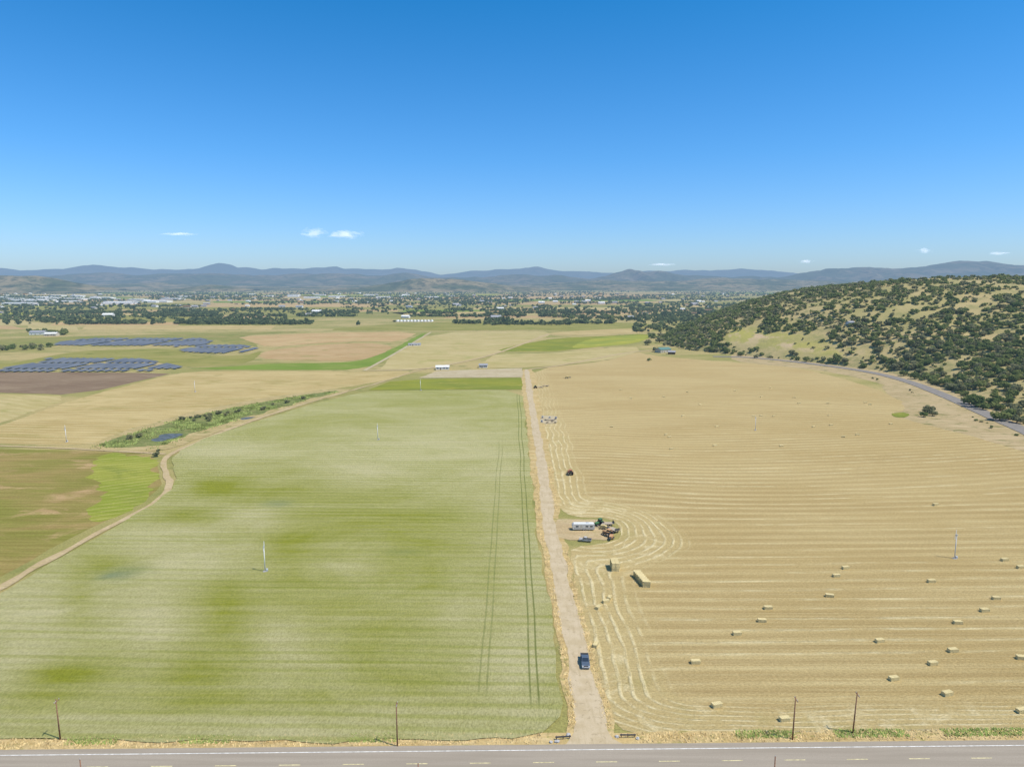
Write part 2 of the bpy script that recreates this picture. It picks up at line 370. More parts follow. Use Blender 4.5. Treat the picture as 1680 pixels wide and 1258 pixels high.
phi=Y-.02*X - curve*(.0005*(X-60)**2) + sm(230,290,Y)*(-12*np.exp(-((X-30)/45)**2))
row=phi/6.0
roadx=np.interp(Y,[120,150,200,260,400,600],[18,17.2,16.5,16.5,17,19])
dr=X-roadx
yc=G(962,869)
dyard=np.hypot(X-yc[0]-2,(Y-yc[1])*.8)-15
kk=5.0; hh_=np.clip(.5+.5*(dyard-dr)/kk,0,1); dist=dyard*(1-hh_)+dr*hh_-kk*hh_*(1-hh_)
db=(Y-126.5)*1.8
R_c=24.0
dist=R_c-np.hypot(np.maximum(R_c-dist,0),np.maximum(R_c-db,0)*(Y<160))
dist=np.where(dist>=R_c-1e-6,dr,dist)
hw=17+blob(px,py,[(1070,1000,70,60,3),(1060,1150,60,50,6)])
wn=np.array([noise.noise(Vector((a*.05,b*.05,3))) for a,b in zip(X,Y)])*5
head=1-sm(hw*.65,hw*1.15,dist+wn)
head=head*(1-.6*sm(380,480,Y))
strong=.45+.75*np.exp(-((Y-330)/45)**2)+.4*np.exp(-((Y-155)/50)**2)+.1*np.exp(-((Y-520)/90)**2)-.15*sm(400,600,Y)
for nm,ar in (('row',row),('head',head),('hrow',(dist+wn*.4)/2.9),('strong',np.clip(strong,0,1))):
    me.attributes.new(nm,'FLOAT','POINT').data.foreach_set('value',np.asarray(ar,dtype=np.float32))

# ---------------------------------------------------------------- other fields
field('scrub_field',[(-420,731),(0,737),(120,738),(245,744),(260,757),(264,790),(256,808),(200,842),(100,890),(0,950),(-200,1045),(-420,1120)],M['mixed'],jit=1)
field('green_corner',[(165,743),(245,746),(258,757),(261,790),(253,806),(200,839),(158,858),(140,840),(170,800),(150,770)],M['corner'],jit=4,step=3)
field('ploughed_field',[(-500,608),(0,610),(285,612),(262,617),(130,648),(0,644),(-500,638)],M['brown'])
field('pale_field',[(-500,642),(0,646),(126,650),(0,694),(-100,727),(-500,726)],M['tan2'])
field('stubble_field',[(132,652),(285,613),(345,608),(600,610),(688,609),(640,622),(560,637),(440,653),(290,683),(190,712),(146,731),(0,728),(-100,728),(5,697)],M['tan'])
field('green_field',[(300,605),(345,603),(400,600),(450,596),(565,595),(600,590),(640,575),(690,548),(702,545),(655,580),(600,607),(450,607)],M['green'])
field('brown_field',[(420,588),(435,575),(520,566),(600,562),(648,568),(628,580),(590,592),(500,592)],M['brown2'])
field('tan_field',[(380,553),(520,546),(690,544),(655,561),(600,560),(520,563),(440,570),(420,563)],M['tan3'])
field('olive_field',[(-500,606),(0,600),(80,584),(150,574),(290,572),(310,582),(400,584),(432,575),(418,590),(395,598),(300,603),(240,590),(80,590),(0,608),(-500,608)],M['olive'])
field('upper_olive_field',[(-500,575),(0,556),(150,551),(350,547),(520,543),(385,551),(418,563),(425,571),(340,555),(150,555),(80,570),(0,580),(-500,600)],M['olive2'])
field('centre_tan_field',[(605,607),(707,545),(890,543),(908,550),(830,574),(780,589),(715,602),(690,606)],M['tan2'])
field('dark_green_field',[(808,577),(850,566),(910,555),(1000,551),(1062,547),(1062,556),(1040,563),(935,574),(900,577)],M['strip'])
field('yellow_field',[(952,561),(985,553),(1060,549),(1068,554),(1040,564),(960,571),(935,571)],M['yellowgreen'])
field('far_hay_field',[(776,603),(800,590),(812,580),(900,580),(940,576),(1040,567),(1052,576),(1000,591),(868,604)],M['tan2'])
field('meadow_field',[(500,542),(700,528),(900,527),(1050,530),(1110,538),(1060,545),(890,541),(700,543)],M['olive'])
field('cream_field',[(890,546),(1000,540),(1075,538),(1062,546),(915,551)],M['tan'])
field('grass_strip',[(604,640),(640,626),(700,622),(856,620),(857,639)],M['strip'],smooth=False)
field('gravel_plot',[(688,620),(716,609),(857,604),(858,619)],M['pale'],smooth=False)
field('wetland_margin',[(140,738),(190,712),(290,682),(380,662),(450,650),(545,637),(585,639),(500,663),(420,690),(330,716),(262,744)],M['verge'],jit=2)
wetp=[(158,733),(195,717),(290,690),(380,670),(450,657),(545,641),(556,643),(500,657),(420,681),(330,706),(250,736)]
field('wetland',wetp,M['wet'],jit=3)
pondp=[(248,721),(262,713),(298,710),(304,713),(282,721),(258,725)]
field('pond',pondp,M['water'],jit=2,step=2)
field('small_pond',[(392,688),(400,685),(420,684),(416,686),(402,689)],M['water'],jit=1,step=3)
field('weedy_patch',[(1462,680),(1480,676),(1494,680),(1488,685),(1468,685)],M['strip'])
field('roadside_verge',[(1200,592),(1280,601),(1340,606),(1420,622),(1490,645),(1530,668),(1600,694),(1700,728),(1900,812),(2200,930),(2200,860),(1900,770),(1700,695),(1600,655),(1530,630),(1490,615),(1400,595),(1290,582),(1200,580)],M['bank'],z=.045)
field('field_margin',[(1440,628),(1490,645),(1530,668),(1600,694),(1700,728),(1900,812),(2200,930),(2200,960),(1900,830),(1700,760),(1620,735),(1540,715),(1470,700),(1445,680),(1470,660)],M['bank'],z=.040)
pal=['tan','tan2','tan3','brown2','green','olive','olive2','olive','tan3','yellowgreen','brown2','olive2','tan']
rows_=[541,534,528,522,517,512,508,504,500,497,494,491,488,485,482.5,480]
for i in range(len(rows_)-1):
    x=-500
    while x<1500:
        wd=random.uniform(60,330); a,b=rows_[i],rows_[i+1]
        if not (i<3 and 480<x+wd and x<1100) and not(i<6 and x>1050):
            sk=random.uniform(-30,30)
            field('valley_field',[(x+2,a-.3),(x+wd-3,a-.3+random.uniform(-1,1)),(x+wd-3+sk,b+.3),(x+2+sk,b+.3)],M[random.choice(pal)],z=.03+.01*(i%3),smooth=False,jit=0)
        x+=wd
# ---------------------------------------------------------------- tracks and roads
strip('dirt_track',[(-420,1140),(-200,1058),(0,966),(60,930),(150,880),(225,843),(262,818),(280,798),(270,772),(268,753),(300,735),(400,695),(480,668),(560,645),(620,629),(690,606),(735,601)],2.8,M['dirt'],.24,jit=1.6)
strip('dirt_track',[(-300,727),(0,731),(120,736),(200,741),(272,745)],2.4,M['dirt'],.23,jit=1.2)
strip('farm_road',[(598,608),(640,585),(707,545)],4,M['pale'],.25)
strip('farm_road',[(600,608),(690,607),(780,590),(830,575),(900,548)],5,M['dirt'],.26)
strip('farm_road',[(868,606),(920,600),(1045,575),(1100,575)],5,M['dirt'],.27)
edges=[(1229,893,1068),(1225,917,1040),(1219,932,1019),(1210,941,1005),(1200,945,996),(1180,945,990),(1150,944,984),(1085,931,968),(1000,918,945),(920,902,927),(880,893,916),(850,889,911),(800,885,903),(750,880,895),(700,872,885),(650,865,875),(606,859,868)]
field('road_shoulder',[(l-7-(3 if y>700 else 0),y) for y,l,r in edges]+[(r+9,y) for y,l,r in edges[::-1]],M['dry'],z=.10,step=2.5,jit=1.0)
field('access_road',[(l,y) for y,l,r in edges]+[(r,y) for y,l,r in edges[::-1]],M['road'],z=.14,step=1.6,jit=.7)
field('dirt_yard',[(908,850),(935,850),(1000,854),(1012,866),(1008,883),(988,886),(920,886),(908,870)],M['dirt'],z=.12,step=2,jit=1.5)
field('yard_pad',[(884,682),(914,682),(914,695),(888,696)],M['pale'],z=.12,step=2,jit=1.0)
def hy(x,o): return 122.9+.0145*x-o
def hstrip(name,o1,o2,mat,z,x0=-400,x1=400):
    return field(name,[(x0,hy(x0,o1)),(x1,hy(x1,o1)),(x1,hy(x1,o2)),(x0,hy(x0,o2))],mat,z=z,smooth=False,jit=0,world=True)
hstrip('highway',0,17,M['highway'],.16)
field('verge_strip',[(-400,hy(-400,-3.4)),(400,hy(400,-3.4)),(400,hy(400,.3)),(-400,hy(-400,.3))],M['dry'],z=.07,smooth=False,jit=.8,step=14,world=True)
hstrip('edge_line',1.5,1.68,M['linew'],.165); hstrip('edge_line',15.3,15.46,M['linew'],.165)
for k in range(-34,34):
    x0=k*12+4; hstrip('lane_dash',5.0,5.17,M['liney'],.165,x0,x0+4)
hroad=[(1170,585),(1225,586),(1290,592),(1340,598),(1400,606),(1450,615),(1500,629),(1540,645),(1580,662),(1630,685),(1680,706),(1760,745),(1900,830)]
strip('hill_road',hroad,11,M['hillroad'],.3)

# ---------------------------------------------------------------- hill
hw_=[G(*p) for p in hroad]; hyv=np.array([p[1] for p in hw_])[::-1]; hxv=np.array([p[0] for p in hw_])[::-1]
by=[100,250]+[y for y in hyv if y<815]+[870,930,1000,1100,1250,1600,2300]
bx=[330,310]+[x+17 for x,y in zip(hxv,hyv) if y<815]+[290,245,232,240,285,450,900]
by=np.array(by);bx=np.array(bx); o_=np.argsort(by); by=by[o_]; bx=bx[o_]
def xb(y): return np.interp(y,by,bx)
def vn(x,y,s,seed):
    return np.array([noise.fractal(Vector((a*s,b*s,seed)),1.0,2.0,4) for a,b in zip(np.ravel(x),np.ravel(y))]).reshape(np.shape(x))
def hill(x,y):
    s=np.maximum(0,x-xb(y)); g=.50+.50*sm(420,1050,y)
    h=114*(1-np.exp(-s/225))*g
    h*=1-sm(1400,2200,y)*.95
    h-=27*sm(560,1150,x)*sm(60,200,s)
    nz=vn(x,y,.004,3.3)*8+vn(x,y,.015,8.1)*3
    return np.maximum(0,h+nz*np.clip(s/120,0,1))
sv=np.concatenate([np.arange(0,300,9),np.arange(300,1700,20)]); yv=np.concatenate([np.arange(100,1300,12),np.arange(1300,2300,40)])
S,YY=np.meshgrid(sv,yv); XX=xb(YY)+S; ZZ=hill(XX,YY)+.05
V=np.stack([XX,YY,ZZ],-1).reshape(-1,3); nx=len(sv)
Fc=[(j*nx+i,j*nx+i+1,(j+1)*nx+i+1,(j+1)*nx+i) for j in range(len(yv)-1) for i in range(nx-1)]
me=bpy.data.meshes.new('hill'); me.from_pydata(V.tolist(),[],Fc); me.update()
for p in me.polygons: p.use_smooth=True
px,py=PX(V[:,0],V[:,1],V[:,2])
CL=[(1215,546,30,8,1.0),(1262,551,60,6,.9),(1215,560,30,5,.6),(1310,566,62,7,1.0),(1370,579,55,6,.8)]
clr=np.clip(blob(px,py,CL+[(1500,500,100,12,.15),(1640,600,60,14,.2)]),0,1)
me.attributes.new('clear','FLOAT','POINT').data.foreach_set('value',clr.astype(np.float32))
n=NB('hill_grass'); a=n.noise(n.pos,.012,5,.6,.5); b=n.noise(n.pos,.07,5,.7); c=n.attr('clear')
col=n.mix(n.rng(a,.4,.62),(.43,.33,.15),(.33,.28,.11)); col=n.mix(n.rng(b,.48,.64,0,.8),col,(.24,.225,.085))
col=n.mix(n.math('MULTIPLY',c,n.rng(b,.35,.5)),col,(.40,.35,.09)); col=n.mix(n.math('MULTIPLY',c,n.rng(n.noise(n.pos,.03,3),.48,.56)),col,(.54,.39,.23))
M['hill']=n.out(col,.95,bump=b,bd=1.5,spec=.05)
tag(link('hill',me,M['hill']),kind='structure')

# ---------------------------------------------------------------- mountains
def mrange(name,prof,d,depth,mat,rough=.18,x0=-700,x1=2400,nxp=420,seed=1.0):
    pxs=np.linspace(x0,x1,nxp); tops=np.interp(pxs,[p[0] for p in prof],[p[1] for p in prof])
    ts=np.linspace(-1,.5,30); verts=[]
    hts=np.array([max(0,elev(t,d)) for t in tops])
    for t in ts:
        for k,pxx in enumerate(pxs):
            x=(pxx-840)/F*d*.99; y=d+t*depth+noise.noise(Vector((pxx*.006,0,seed)))*depth*.25
            base=max(0,1-abs(t)**1.15) if t<0 else max(0,1-(t*1.6)**2)
            rg=1-abs(noise.fractal(Vector((pxx*.022,t*1.9,seed+4)),1.0,2.1,5))*1.6
            h=hts[k]*(base*(1-rough*1.0*(1-base*.75))+rough*(rg-.75)*base**.5*min(1,abs(t)*2.5+.18))
            verts.append((x,y,h-1))
    Fc=[(j*nxp+i,j*nxp+i+1,(j+1)*nxp+i+1,(j+1)*nxp+i) for j in range(len(ts)-1) for i in range(nxp-1)]
    me=bpy.data.meshes.new(name); me.from_pydata(verts,[],Fc); me.update()
    return tag(link(name,me,mat),kind='structure')
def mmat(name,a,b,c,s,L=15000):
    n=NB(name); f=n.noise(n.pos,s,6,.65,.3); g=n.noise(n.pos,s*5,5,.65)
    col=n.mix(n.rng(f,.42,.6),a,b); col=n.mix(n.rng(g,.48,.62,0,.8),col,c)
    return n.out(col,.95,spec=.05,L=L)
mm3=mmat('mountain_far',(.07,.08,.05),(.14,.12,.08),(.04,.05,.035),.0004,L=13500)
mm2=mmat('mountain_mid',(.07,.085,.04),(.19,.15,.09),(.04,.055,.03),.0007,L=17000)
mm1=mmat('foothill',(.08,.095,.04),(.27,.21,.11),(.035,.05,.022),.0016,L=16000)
def wig(p,a,seed,st=8):
    xs=np.arange(p[0][0],p[-1][0]+1,st); yb=np.interp(xs,[q[0] for q in p],[q[1] for q in p])
    return [(x,y+noise.fractal(Vector((x*.02,seed,0)),1.0,2.0,5)*a) for x,y in zip(xs,yb)]
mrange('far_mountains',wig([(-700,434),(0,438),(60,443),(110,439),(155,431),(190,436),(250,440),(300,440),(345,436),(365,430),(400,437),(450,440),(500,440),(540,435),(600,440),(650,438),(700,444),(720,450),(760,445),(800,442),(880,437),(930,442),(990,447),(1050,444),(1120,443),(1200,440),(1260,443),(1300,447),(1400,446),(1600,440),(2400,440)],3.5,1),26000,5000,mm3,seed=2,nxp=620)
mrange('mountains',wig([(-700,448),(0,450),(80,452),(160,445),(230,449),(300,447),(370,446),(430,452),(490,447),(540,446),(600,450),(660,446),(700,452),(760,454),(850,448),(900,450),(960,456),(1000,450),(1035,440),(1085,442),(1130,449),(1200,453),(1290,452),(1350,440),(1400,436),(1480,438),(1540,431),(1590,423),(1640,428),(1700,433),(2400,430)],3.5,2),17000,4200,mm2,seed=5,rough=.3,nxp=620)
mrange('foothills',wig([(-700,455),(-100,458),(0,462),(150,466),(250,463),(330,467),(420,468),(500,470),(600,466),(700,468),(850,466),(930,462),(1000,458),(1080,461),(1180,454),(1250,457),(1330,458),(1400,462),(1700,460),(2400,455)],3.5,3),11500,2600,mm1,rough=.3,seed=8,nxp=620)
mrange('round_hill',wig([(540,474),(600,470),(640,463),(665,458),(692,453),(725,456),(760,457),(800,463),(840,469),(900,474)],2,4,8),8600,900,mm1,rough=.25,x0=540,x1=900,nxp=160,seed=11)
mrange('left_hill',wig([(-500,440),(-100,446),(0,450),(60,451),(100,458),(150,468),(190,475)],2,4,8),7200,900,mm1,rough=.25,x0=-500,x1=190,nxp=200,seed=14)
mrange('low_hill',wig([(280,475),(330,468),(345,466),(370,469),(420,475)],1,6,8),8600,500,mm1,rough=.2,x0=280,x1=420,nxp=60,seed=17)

# ---------------------------------------------------------------- trees
def crown_template(K,seed,flat=.8,size=.28,lo=.15):
    r=np.random.default_rng(seed); nc=r.integers(6,11)
    cc=r.normal(0,1,(nc,3)); cc/=np.linalg.norm(cc,axis=1)[:,None]; cc*=r.uniform(.25,.72,(nc,1)); cc[:,2]=np.abs(cc[:,2])*flat*.9
    cr=r.uniform(.26,.50,nc)
    which=r.choice(nc,K,p=cr**2/np.sum(cr**2))
    d=r.normal(0,1,(K,3)); d/=np.linalg.norm(d,axis=1)[:,None]; d[:,2]=d[:,2]*.9+.12
    p=cc[which]+d*cr[which][:,None]*r.uniform(.75,1.12,(K,1))*np.array([1,1,flat])
    p[:,2]=p[:,2]+lo+.35
    p[:,2]=np.maximum(p[:,2],.12)
    nrm=d*.7+np.array([0,0,.35])+r.normal(0,.45,(K,3)); nrm/=np.linalg.norm(nrm,axis=1)[:,None]
    t=np.cross(nrm,r.normal(0,1,(K,3))); t/=np.linalg.norm(t,axis=1)[:,None]; b=np.cross(nrm,t)
    sz=r.uniform(.6,1.25,(K,1))*size*.5
    return np.stack([p-t*sz-b*sz*.7,p+t*sz*.9-b*sz,p+t*sz+b*sz*.8,p-t*sz*.8+b*sz],1)
def scatter(name,pos,rad,K,mat,ntemp=8,size=.5,seed=50,hscale=1.0):
    T=[crown_template(K,seed+i,size=size) for i in range(ntemp)]
    out=[]
    k=RNG.integers(0,ntemp,len(pos)); an=RNG.uniform(0,6.28,len(pos)); 
    for i in range(ntemp):
        m=np.where(k==i)[0]
        if len(m)==0: continue
        c,s=np.cos(an[m])[:,None,None],np.sin(an[m])[:,None,None]; t=T[i][None]
        st=RNG.uniform(.8,1.25,len(m))[:,None,None]
        x=(t[...,0]*c-t[...,1]*s)*rad[m][:,None,None]*st+pos[m,0][:,None,None]
        y=(t[...,0]*s+t[...,1]*c)*rad[m][:,None,None]+pos[m,1][:,None,None]
        z=t[...,2]*rad[m][:,None,None]*hscale/st+pos[m,2][:,None,None]-.2
        out.append(np.stack([x,y,z],-1).reshape(-1,4,3))
    return quads(name,np.concatenate(out),mat)
N=60000
xs=RNG.uniform(190,1400,N); yy=RNG.uniform(380,1650,N); s=xs-xb(yy); ok=s>-2; xs,yy,s=xs[ok],yy[ok],s[ok]
hz=hill(xs,yy); px,py=PX(xs,yy,hz+3)
ok=(px>1020)&(px<1850); xs,yy,s,hz,px,py=[q[ok] for q in (xs,yy,s,hz,px,py)]
nd=vn(xs,yy,.016,21.0); nd2=vn(xs,yy,.05,27.0)
dens=.42+.5*np.clip(1-s/230,0,1)+.8*nd+.6*nd2
dens+=blob(px,py,[(1150,555,90,30,.6),(1560,570,160,40,.35),(1620,650,70,20,-.2)])
dens-=2.8*blob(px,py,CL)
ok=RNG.uniform(0,1,len(xs))<dens*.9
xs,yy,s,hz=[q[ok] for q in (xs,yy,s,hz)]
rad=RNG.uniform(1.4,5.2,len(xs))*(1.0-.15*sm(200,500,s))
keep=[]; grid={}
order=np.argsort(-rad+RNG.uniform(0,3.0,len(rad)))
for i in order:
    gx,gy=int(xs[i]//8),int(yy[i]//8); okk=True
    for a in (-1,0,1):
        for b in (-1,0,1):
            for j in grid.get((gx+a,gy+b),()):
                if (xs[i]-xs[j])**2+(yy[i]-yy[j])**2<(.52*(rad[i]+rad[j]))**2: okk=False
    if okk: keep.append(i); grid.setdefault((gx,gy),[]).append(i)
keep=np.array(keep); HP=np.stack([xs[keep],yy[keep],hz[keep]],-1); HR=rad[keep]
print('hill trees',len(HP))
spots=[(1522,678,4.5),(1515,684,3),(1530,682,3.5),(1640,690,6),(1655,688,5),(1668,694,5),(1600,668,6.5),(1590,664,6),(1612,672,5),(1560,640,5),(1575,644,5),(1075,577,6),(1063,566,6),(1082,562,7),(1098,562,6),(1110,568,6),(1120,560,7),(1072,555,6),(1135,570,6),(1150,575,6),(1170,578,6),(1065,592,3),(1240,588,4),(1215,584,5),(1190,580,6),(1130,562,7),(1160,568,6),(1090,568,5)]
for k in range(16): spots.append((random.uniform(-10,100),574+random.uniform(-3,3)-random.random()*2,random.uniform(4,6)))
for k in range(14): spots.append((random.uniform(35,110),547+random.uniform(-3,3),random.uniform(5,8)))
for k in range(22): spots.append((random.uniform(910,1020),random.uniform(519,526),random.uniform(5,9)))
for k in range(34): spots.append((random.uniform(1040,1150),random.uniform(534,556),random.uniform(4,7)))
for k in range(70):
    i=random.randrange(2,len(hroad)-2); t=random.random(); a=hroad[i][0]*(1-t)+hroad[i+1][0]*t; b=hroad[i][1]*(1-t)+hroad[i+1][1]*t
    spots.append((a+random.uniform(12,26),b-random.uniform(5,9),random.uniform(1.5,3.6)))
for k in range(16):
    i=random.randrange(5,len(hroad)-2); t=random.random(); a=hroad[i][0]*(1-t)+hroad[i+1][0]*t; b=hroad[i][1]*(1-t)+hroad[i+1][1]*t
    spots.append((a-random.uniform(14,30),b+random.uniform(4,9),random.uniform(.8,1.6)))
SP=[];SR=[]
for a,b,r in spots:
    q=G(a,b); 
    if q[0]>xb(q[1]): zz=float(hill(np.array([q[0]]),np.array([q[1]]))[0])
    else: zz=0
    SP.append((q[0],q[1],zz)); SR.append(r)
AP=np.concatenate([HP,np.array(SP)]); AR=np.concatenate([HR,np.array(SR)])
px,py=PX(AP[:,0],AP[:,1],AP[:,2]); app=AR/AP[:,1]; app=np.where((px>0)&(px<1690)&(py<760),app,0)
idx=np.argsort(-app); near=idx[:300]; rest=idx[300:]
NT=6; crowns=[]; trunks=[]
for i in range(NT):
    o=quads('crown',crown_template(620,200+i,size=.20,flat=.85),M['leaf'] if i%3 else M['leaf2']); crowns.append(o.data); bpy.data.objects.remove(o)
    mb=MB(); mb.tube((0,0,-.1),(0,0,.35),.075,.05,8)
    for k in range(4):
        a=k*1.6+i; mb.tube((0,0,.28),(math.cos(a)*.35,math.sin(a)*.35,.75),.04,.015,6)
    o=mb.build('trunk',M['bark']); trunks.append(o.data); bpy.data.objects.remove(o)
for j in near:
    onh=AP[j][0]>xb(AP[j][1]); e=empty('oak_tree',tuple(AP[j]),random.uniform(0,6.28))
    r=AR[j]; e.scale=(r,r*random.uniform(.8,1.15),r*random.uniform(.8,1.15)); k=random.randrange(NT)
    c=link('crown',crowns[k],None,e); t=link('trunk',trunks[k],None,e)
    if onh: tag(e,'green round oak tree among many on the wooded hillside','tree','oak trees on the lower slope of the wooded hill')
    else: tag(e,'green bushy tree growing on the flat valley floor','tree','trees standing on the flat ground beside fields and road')
rest=np.array(rest); hm=RNG.random(len(rest))<.6
o=scatter('hillside_wood',AP[rest[hm]],AR[rest[hm]],70,M['leaf'],size=.46,seed=50,ntemp=14); tag(o,'dense green oak wood covering the upper part of the hill','wood',kind='stuff')
o=scatter('hillside_scrub',AP[rest[~hm]],AR[rest[~hm]]*.9,60,M['leaf2'],size=.46,seed=70,ntemp=14); tag(o,'grey green scrub mixed through the wood on the hill','scrub',kind='stuff')
P_=[];R_=[]
def addfar(a,b,r): 
    q=G(a,b); P_.append((q[0],q[1],0)); R_.append(r)
for k in range(12000):
    a=random.uniform(-200,1400); b=476.5+abs(random.gauss(0,1))*14
    if b>535: continue
    q=G(a,b); d=noise.fractal(Vector((q[0]*.0012,q[1]*.0010,2)),1.0,2,4)
    lim=.0+(b-480)*.006
    if d<lim-.14: continue
    addfar(a,b,random.uniform(4,9))
for k in range(90):
    a=random.uniform(-100,1300); b=random.choice([484,488,492,497,503,509,514,519,526,531]); L=random.uniform(30,150); sl=random.uniform(-.02,.02)
    for j in range(int(L*.7)): addfar(a+random.uniform(0,L),b+sl*L*random.random()+random.uniform(-.7,.7),random.uniform(3,8))
for (a0,a1,b0,b1,nn) in ((0,480,519,533,260),(0,200,512,524,150),(560,860,497,512,200),(930,1200,508,528,260),(1040,1200,520,545,160),(250,640,508,516,160),(1100,1250,500,530,160)):
    for j in range(nn): addfar(random.uniform(a0,a1),random.uniform(b0,b1),random.uniform(3,8))
o=scatter('valley_trees',np.array(P_),np.array(R_),16,M['leaffar'],size=.75,seed=80); tag(o,'dark trees and hedgerows spread across the far valley','trees',kind='stuff')
shr=quads('crown',crown_template(260,300,size=.28),M['leaf2']).data
bpy.data.objects.remove([o for o in C.objects if o.data==shr][0])
for (a,b) in [(298,690),(306,689),(314,687),(322,686),(331,684),(338,683),(346,682),(354,680),(362,679),(372,678),(255,748),(262,741),(345,690),(390,674),(430,672),(470,662),(232,716),(212,722),(318,691),(340,687),(384,678),(366,683),(500,655),(450,664)]:
    q=G(a+random.uniform(-4,4),b+random.uniform(-1.5,1.5)); o=link('willow_shrub',shr,None); r=random.uniform(1.2,2.6); o.location=(q[0],q[1],.2); o.scale=(r,r,r*.9); o.rotation_euler=(0,0,random.random()*6)
    tag(o,'small olive green shrub growing beside the marshy ditch','shrub','shrubs along the marshy ditch')
def tufts(name,n,fn,hgt,mat,label,wmul=1.0):
    V=[]
    for k in range(n):
        x,y,z=fn(); a=random.uniform(0,3.14); w=random.uniform(.06,.2)*wmul; h=hgt*random.uniform(.4,1.2); dx,dy=math.cos(a)*w,math.sin(a)*w; lx,ly=random.uniform(-.35,.35),random.uniform(.0,.5)
        V.append([(x-dx,y-dy,z),(x+dx,y+dy,z),(x+dx*.3+lx,y+dy*.3+ly,z+h),(x-dx*.3+lx,y-dy*.3+ly,z+h*.9)])
    o=quads(name,np.array(V),mat); tag(o,label,'grass',kind='stuff')
def vb():
    x=random.uniform(-115,115)
    while 6<x<25: x=random.uniform(-115,115)
    return x,hy(x,-random.uniform(.2,3.4)),.06
tufts('dry_grass',5000,vb,.28,M['straw'],'dry golden grass along the highway verge')
def vb2():
    while True:
        x=random.uniform(-115,115)
        if 6<x<25: continue
        if noise.noise(Vector((x*.09,0,4)))>.05-.25*(x>55): break
    return x,hy(x,-random.uniform(1.2,3.6)),.06
tufts('green_grass',4500,vb2,.32,M['grassg'],'green weeds mixed into the highway verge')
ey=[G(l,y)[::-1] for y,l,r in edges]; er=[G(r,y)[::-1] for y,l,r in edges]
def vb3():
    y=random.uniform(128,330); e=random.random()<.5
    T=ey if e else er; x=np.interp(y,[t[0] for t in T],[t[1] for t in T])
    if not e and 222<y<262: return x-30,y,-1
    return (x-random.uniform(.1,1.6) if e else x+random.uniform(.1,1.8)),y,.1
tufts('roadside_grass',5000,vb3,.28,M['straw'],'dry grass fringing the access road')
def inpoly(a,b,pg):
    c=False
    for i in range(len(pg)):
        (x1,y1),(x2,y2)=pg[i],pg[i-1]
        if (y1>b)!=(y2>b) and a<(x2-x1)*(b-y1)/(y2-y1)+x1: c=not c
    return c
pondw=[G(*p) for p in pondp]; wetw=[G(*p) for p in wetp]
wx=[p[0] for p in wetw]; wy=[p[1] for p in wetw]
def vb4():
    while True:
        x=random.uniform(min(wx)-5,max(wx)+5); y=random.uniform(min(wy)-5,max(wy)+5)
        if inpoly(x+random.gauss(0,2),y+random.gauss(0,2),wetw) and not inpoly(x,y-4,pondw) and not inpoly(x,y,pondw) and noise.noise(Vector((x*.06,y*.06,1)))>.02+random.gauss(0,.12): return x,y,.15
tufts('reed_bed',7000,vb4,.8,M['reed'],'rough green reeds and brush filling the marshy ditch',2.6)

# ---------------------------------------------------------------- hay bales
b=bmesh.new(); bmesh.ops.create_cube(b,size=1); bmesh.ops.scale(b,vec=(2.4,1.2,.95),verts=b.verts)
bmesh.ops.subdivide_edges(b,edges=b.edges[:],cuts=4,use_grid_fill=True)
for v in b.verts:
    q=noise.noise(v.co*2.3)*.06; v.co=v.co*(1+q*.6); v.co.z+=.475
balem=bpy.data.meshes.new('hay_bale'); b.to_mesh(balem); b.free(); balem.materials.append(M['hay'])
tw=MB()
for k in range(6):
    x=-1+k*.4; tw.box((x,0,.475),(.025,1.26,1.01))
o=tw.build('twine',flat('twine',(.46,.38,.18),.9)); twm=o.data; bpy.data.objects.remove(o)
def bale(x,y,z,rz,label,group,parts=True,sc=.96):
    o=link('hay_bale',balem,None); o.location=(x,y,z); o.rotation_euler=(0,0,rz); s_=random.uniform(.95,1.03)*sc; o.scale=(s_,s_,s_)
    if parts: link('twine',twm,None,o)
    return tag(o,label,'hay bale',group)
nb=[(1176,1159),(1287,1182),(1554,1140),(1466,1115),(1530,1090),(1141,1088),(1443,1053),(1563,1069),(1209,1041),(1250,1020),(1260,999),(1361,979),(1372,946),(1387,933),(1528,955),(1571,1023),(1615,1003),(1634,983),(1676,1081),(1535,829),(1648,920),(1674,932),(1676,1168),(1690,998)]
for a,c in nb:
    q=G(a,c); bale(q[0],q[1],.06,random.gauss(.02,.12),'single rectangular hay bale lying on the cut hay field','single bales spread over the near hay field',sc=.92)
for r_,nn in ((640,4),(652,5),(664,5),(683,5),(700,5),(716,4),(735,3)):
    for k in range(nn):
        a=random.uniform(985,1640 if r_>690 else 1460); c=r_+random.gauss(0,1.5)-(a-1200)*.006
        q=G(a,c); bale(q[0],q[1],.06,random.gauss(.02,.2),'tiny distant hay bale in the far half of the hay field','distant bales in the far half of the hay field',False,sc=.85)
q=G(1010,938)
for i in range(2):
    for j in range(2):
        for k in range(3): bale(q[0]-.6+i*1.2,q[1]+j*2.4+1.2,.06+k*.92,math.pi/2+random.gauss(0,.03),'hay bale in the tall block stack nearest the access road','bales of the tall block stack')
q=G(1061,964)
for j in range(7):
    for k in range(2): bale(q[0]-j*.24,q[1]+j*1.22+.6,.06+k*.92,random.gauss(-.1,.05),'hay bale in the long low stack beside the tracks','bales of the long low stack')
for a,c,rz in ((994,988,.4),(1000,982,1.2),(982,998,.9)):
    q=G(a,c); bale(q[0],q[1],.06,rz,'loose hay bale in a small cluster near the road','cluster of loose bales near the road',sc=.85)
q=G(977,1060); bale(q[0],q[1],.1,1.2,'lone hay bale at the edge of the access road','lone bale',sc=.85)

